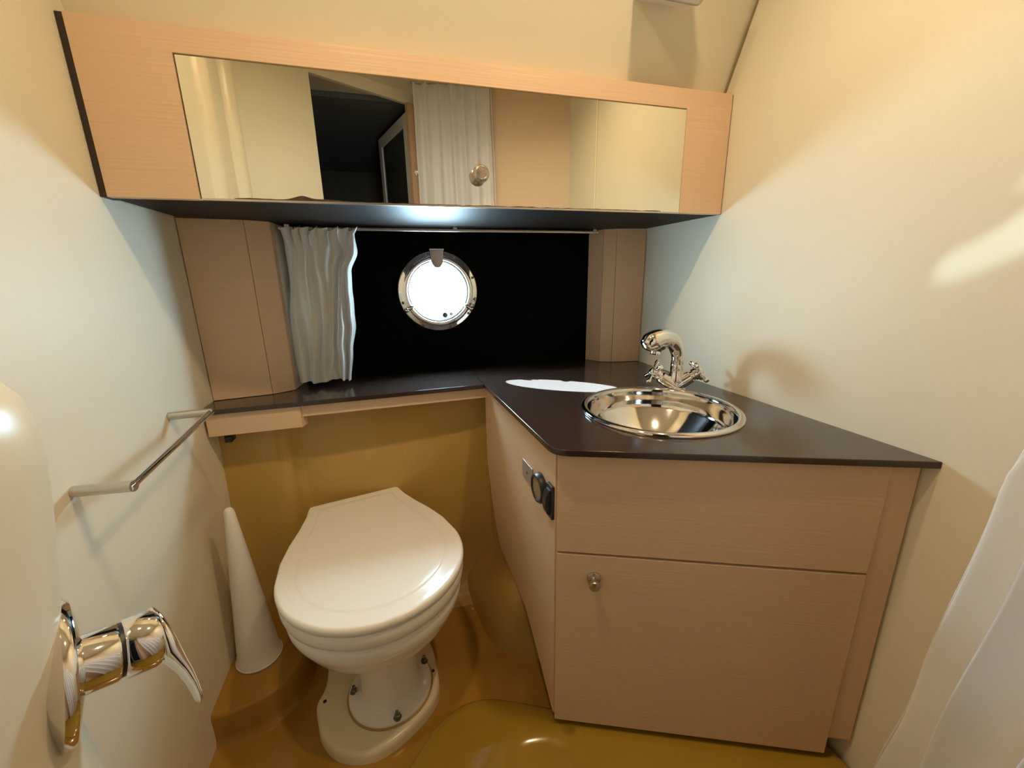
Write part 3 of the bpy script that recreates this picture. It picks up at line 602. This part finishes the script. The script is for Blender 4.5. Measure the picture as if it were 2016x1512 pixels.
# ------------------------------------------------------------------ window curtain and rail
cr_ = thing('curtain_rail', 'thin white curtain rail under the mirror cabinet', 'curtain rail', (0.2, 1.225, 1.10))
link('rail', B(-0.262, 0.645, 1.232, 1.240, 1.104, 1.112), SATIN, cr_, bevel=0.0015)
for x in (-0.24, 0.192, 0.63): link('bracket', B(x - 0.006, x + 0.006, 1.230, 1.242, 1.111, 1.118), SATIN, cr_, bevel=0.001)
wc_ = thing('window_curtain', 'short white curtain bunched at the left end of the rail', 'curtain', (-0.18, 1.22, 0.71))
NX, NZ = 150, 60; bm = bmesh.new(); G = []
folds = [(0.10, 0.10, 0.9), (0.30, 0.13, 1.0), (0.52, 0.10, 0.8), (0.70, 0.06, 1.0), (0.83, 0.045, 1.1), (0.95, 0.04, 1.0)]
for j in range(NZ + 1):
    t = j / NZ; z = 1.106 - 0.400 * t; row = []
    xl = interp([(0, -0.258), (0.12, -0.252), (0.3, -0.252), (0.6, -0.258), (1, -0.262)], t)
    xr = interp([(0, -0.066), (0.04, -0.074), (0.14, -0.073), (0.27, -0.092), (0.42, -0.096), (0.6, -0.102), (0.8, -0.118), (1, -0.126)], t)
    for i in range(NX + 1):
        s = i / NX
        ruf = max(0, 1 - t / 0.13)
        y = 1.222 + 0.026 * sum(a * math.exp(-((s - c) / w) ** 2) for c, w, a in folds) * -1.0
        y += 0.006 * math.sin(s * 26 + 2.5 * t) * (1 - ruf) + 0.010 * math.sin(s * 2 * math.pi * 8.5 + 0.8 * t * 9) * ruf ** 0.7
        y += 0.0035 * math.sin(s * 47 - 4 * t + 1) * (1 - 0.6 * t)
        y += 0.006 * noise.noise(Vector((s * 5, t * 4, 0.3))) + 0.012 * math.exp(-((s - 0.62) / 0.12) ** 2 - ((t - 0.90) / 0.07) ** 2) * math.sin(s * 42 + t * 10)
        x = xl + (xr - xl) * s + 0.004 * math.sin(t * 7 + s * 9) + 0.006 * ruf * math.sin(s * 2 * math.pi * 8.5 + 1.6)
        zz = z + (0.004 * math.sin(s * 2 * math.pi * 8.5 + 0.6) + 0.003 * math.sin(s * 2 * math.pi * 4.3)) * ruf + 0.0035 * math.sin(s * 11) * t
        row.append(bm.verts.new((x, y, zz)))
    G.append(row)
for j in range(NZ):
    for i in range(NX): bm.faces.new((G[j][i], G[j][i + 1], G[j + 1][i + 1], G[j + 1][i]))
link('fabric', bm, CLOTH, wc_, smooth=True)
for i in range(8):
    x = -0.250 + 0.0235 * i
    link('hook', tube([(x, 1.2305, 1.098), (x + 0.002, 1.228, 1.104), (x + 0.001, 1.231, 1.110), (x, 1.236, 1.111)], 0.0014, 8), SATIN, wc_, smooth=True)

# ------------------------------------------------------------------ shower curtain (right foreground, gathered behind the camera)
sc = thing('shower_curtain', 'long white shower curtain hanging at the right edge', 'curtain', (0.55, 0.1, 0.05))
def edgept(z):  # leading edge, falling forward as it drops
    x = interp([(0.0, 0.640), (0.08, 0.630), (0.48, 0.598), (0.78, 0.562), (1.08, 0.530), (1.31, 0.492), (1.78, 0.487)], z)
    y = interp([(0.0, 0.306), (0.08, 0.294), (0.25, 0.272), (0.48, 0.247), (0.78, 0.215), (1.08, 0.02), (1.31, -0.150), (1.78, -0.165)], z)
    return Vector((x, y))
def farpt(z): return Vector((interp([(0, 0.30), (1.3, 0.165), (1.78, 0.170)], z), interp([(0, -0.10), (0.9, -0.18), (1.3, -0.225), (1.78, -0.235)], z)))
bm = bmesh.new(); G = []; NX, NZ = 170, 80
for j in range(NZ + 1):
    z = 1.772 - 1.742 * j / NZ; e = edgept(z); f = farpt(z); d = (f - e); Ln = d.length; d.normalize(); n = Vector((d.y, -d.x)); row = []
    for i in range(NX + 1):
        s = i / NX; ph = s * 2 * math.pi * 6.2 + 0.5 * math.sin(z * 2.0)
        amp = (0.014 + 0.012 * (1 - z / 1.8)) * (1 - math.exp(-s * 16)) + 0.0
        wv = amp * (math.sin(ph) + 0.35 * math.sin(2.3 * ph + 1.1 + z))
        p = e + d * (Ln * s) + n * wv + d * 0.008 * math.cos(ph)
        row.append(bm.verts.new((p.x, p.y, z)))
    G.append(row)
for j in range(NZ):
    for i in range(NX): bm.faces.new((G[j][i], G[j][i + 1], G[j + 1][i + 1], G[j + 1][i]))
link('fabric', bm, SHOWERC, sc, smooth=True)
link('hem', tube([(*edgept(1.772 - 1.742 * j / 40), 1.772 - 1.742 * j / 40) for j in range(41)], 0.0014, 6), SHOWERC, sc, smooth=True)
t = thing('shower_curtain_rail', 'slim ceiling rail carrying the shower curtain', 'curtain rail', (0.33, -0.25, 1.772))
link('rail', poly_prism([[(0.155, -0.235, 1.772), (0.50, -0.158, 1.772), (0.503, -0.170, 1.772), (0.158, -0.247, 1.772)]], (0, 0, 0.0078)), SATIN, t)

# ------------------------------------------------------------------ bracket on the slope
nS = Vector((0, -0.908, -0.42)).normalized(); uS = Vector((0, -0.42, 0.908)).normalized(); xS = Vector((1, 0, 0))
bc = Vector((0.5635, 0.8655, 1.545))
bc.y = 0.930 - (bc.z - 1.378) * (0.185 / 0.422)
t = thing('wall_speaker', 'small grey rounded fitting at the top edge of the sloping panel', 'fitting', bc)
def rrect(w, h, r, n=6):
    o = []
    for cx_, cy_, a0 in ((w - r, h - r, 0), (-w + r, h - r, 90), (-w + r, -h + r, 180), (w - r, -h + r, 270)):
        for i in range(n + 1): a = math.radians(a0 + 90 * i / n); o.append((cx_ + r * math.cos(a), cy_ + r * math.sin(a)))
    return o
def slab(w, h, r, d0, d1): return loft([[bc + xS * a + uS * b_ + nS * d for a, b_ in rrect(w, h, r)] for d in (d0, d1)])
link('housing', slab(0.052, 0.042, 0.012, 0.0, 0.078), DOORW, t, bevel=0.002)
link('cover', slab(0.0535, 0.0435, 0.012, 0.078, 0.086), PEWTER, t, bevel=0.003)

# ------------------------------------------------------------------ ceiling lights
for i, (x, y, lab) in enumerate(((0.43, 0.48, 'round recessed ceiling light above the vanity'), (-0.04, 0.47, 'round recessed ceiling light above the toilet'))):
    t = thing('ceiling_light', lab, 'ceiling light', (x, y, CZ - 0.012), 'recessed ceiling lights')
    link('bezel', lathe((x, y, CZ), Vector((0, 0, -1)), [(0.048, 0), (0.048, 0.004), (0.042, 0.010), (0.034, 0.012), (0.033, 0.006)], 40, caps=False), CHROME, t, smooth='auto')
    link('lens', lathe((x, y, CZ), Vector((0, 0, -1)), [(0.033, 0.0), (0.033, 0.007), (0, 0.009)], 32), BULB, t, smooth='auto')

# ------------------------------------------------------------------ passage door seen in the mirror
D1, D2 = Vector((0.148, -0.362, 0)), Vector((0.020, -0.800, 0)); dv = (D2 - D1).normalized(); dn_ = Vector((dv.y, -dv.x, 0)); DL = (D2 - D1).length
do = bpy.data.objects.new('door_1', None); COL.objects.link(do); do.location = D1; do['kind'] = 'structure'; do['label'] = 'open white framed door seen in the mirror'
def dbox(a0, a1, z0, z1, d0, d1):
    p = [D1 + dv * a0 + dn_ * d0, D1 + dv * a1 + dn_ * d0, D1 + dv * a1 + dn_ * d1, D1 + dv * a0 + dn_ * d1]
    return poly_prism([[Vector((q.x, q.y, z0)) for q in p]], (0, 0, z1 - z0))
link('stile', dbox(0, 0.05, 0.02, 1.705, -0.012, 0.012), DOORW, do, bevel=0.002)
link('stile', dbox(DL - 0.05, DL, 0.02, 1.705, -0.012, 0.012), DOORW, do, bevel=0.002)
link('top_rail', dbox(0.05, DL - 0.05, 1.655, 1.705, -0.012, 0.012), DOORW, do, bevel=0.002)
link('bottom_rail', dbox(0.05, DL - 0.05, 0.02, 0.12, -0.012, 0.012), DOORW, do, bevel=0.002)
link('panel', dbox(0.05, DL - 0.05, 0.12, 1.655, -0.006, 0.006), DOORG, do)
jb = Vector((0.168, -0.346, 1.455))
link('latch', lathe(jb, Vector((-0.3, 1, 0)), [(0.014, 0), (0.014, 0.002), (0.009, 0.004), (0.009, 0.010), (0, 0.012)], 24), CHROME, do, smooth='auto')
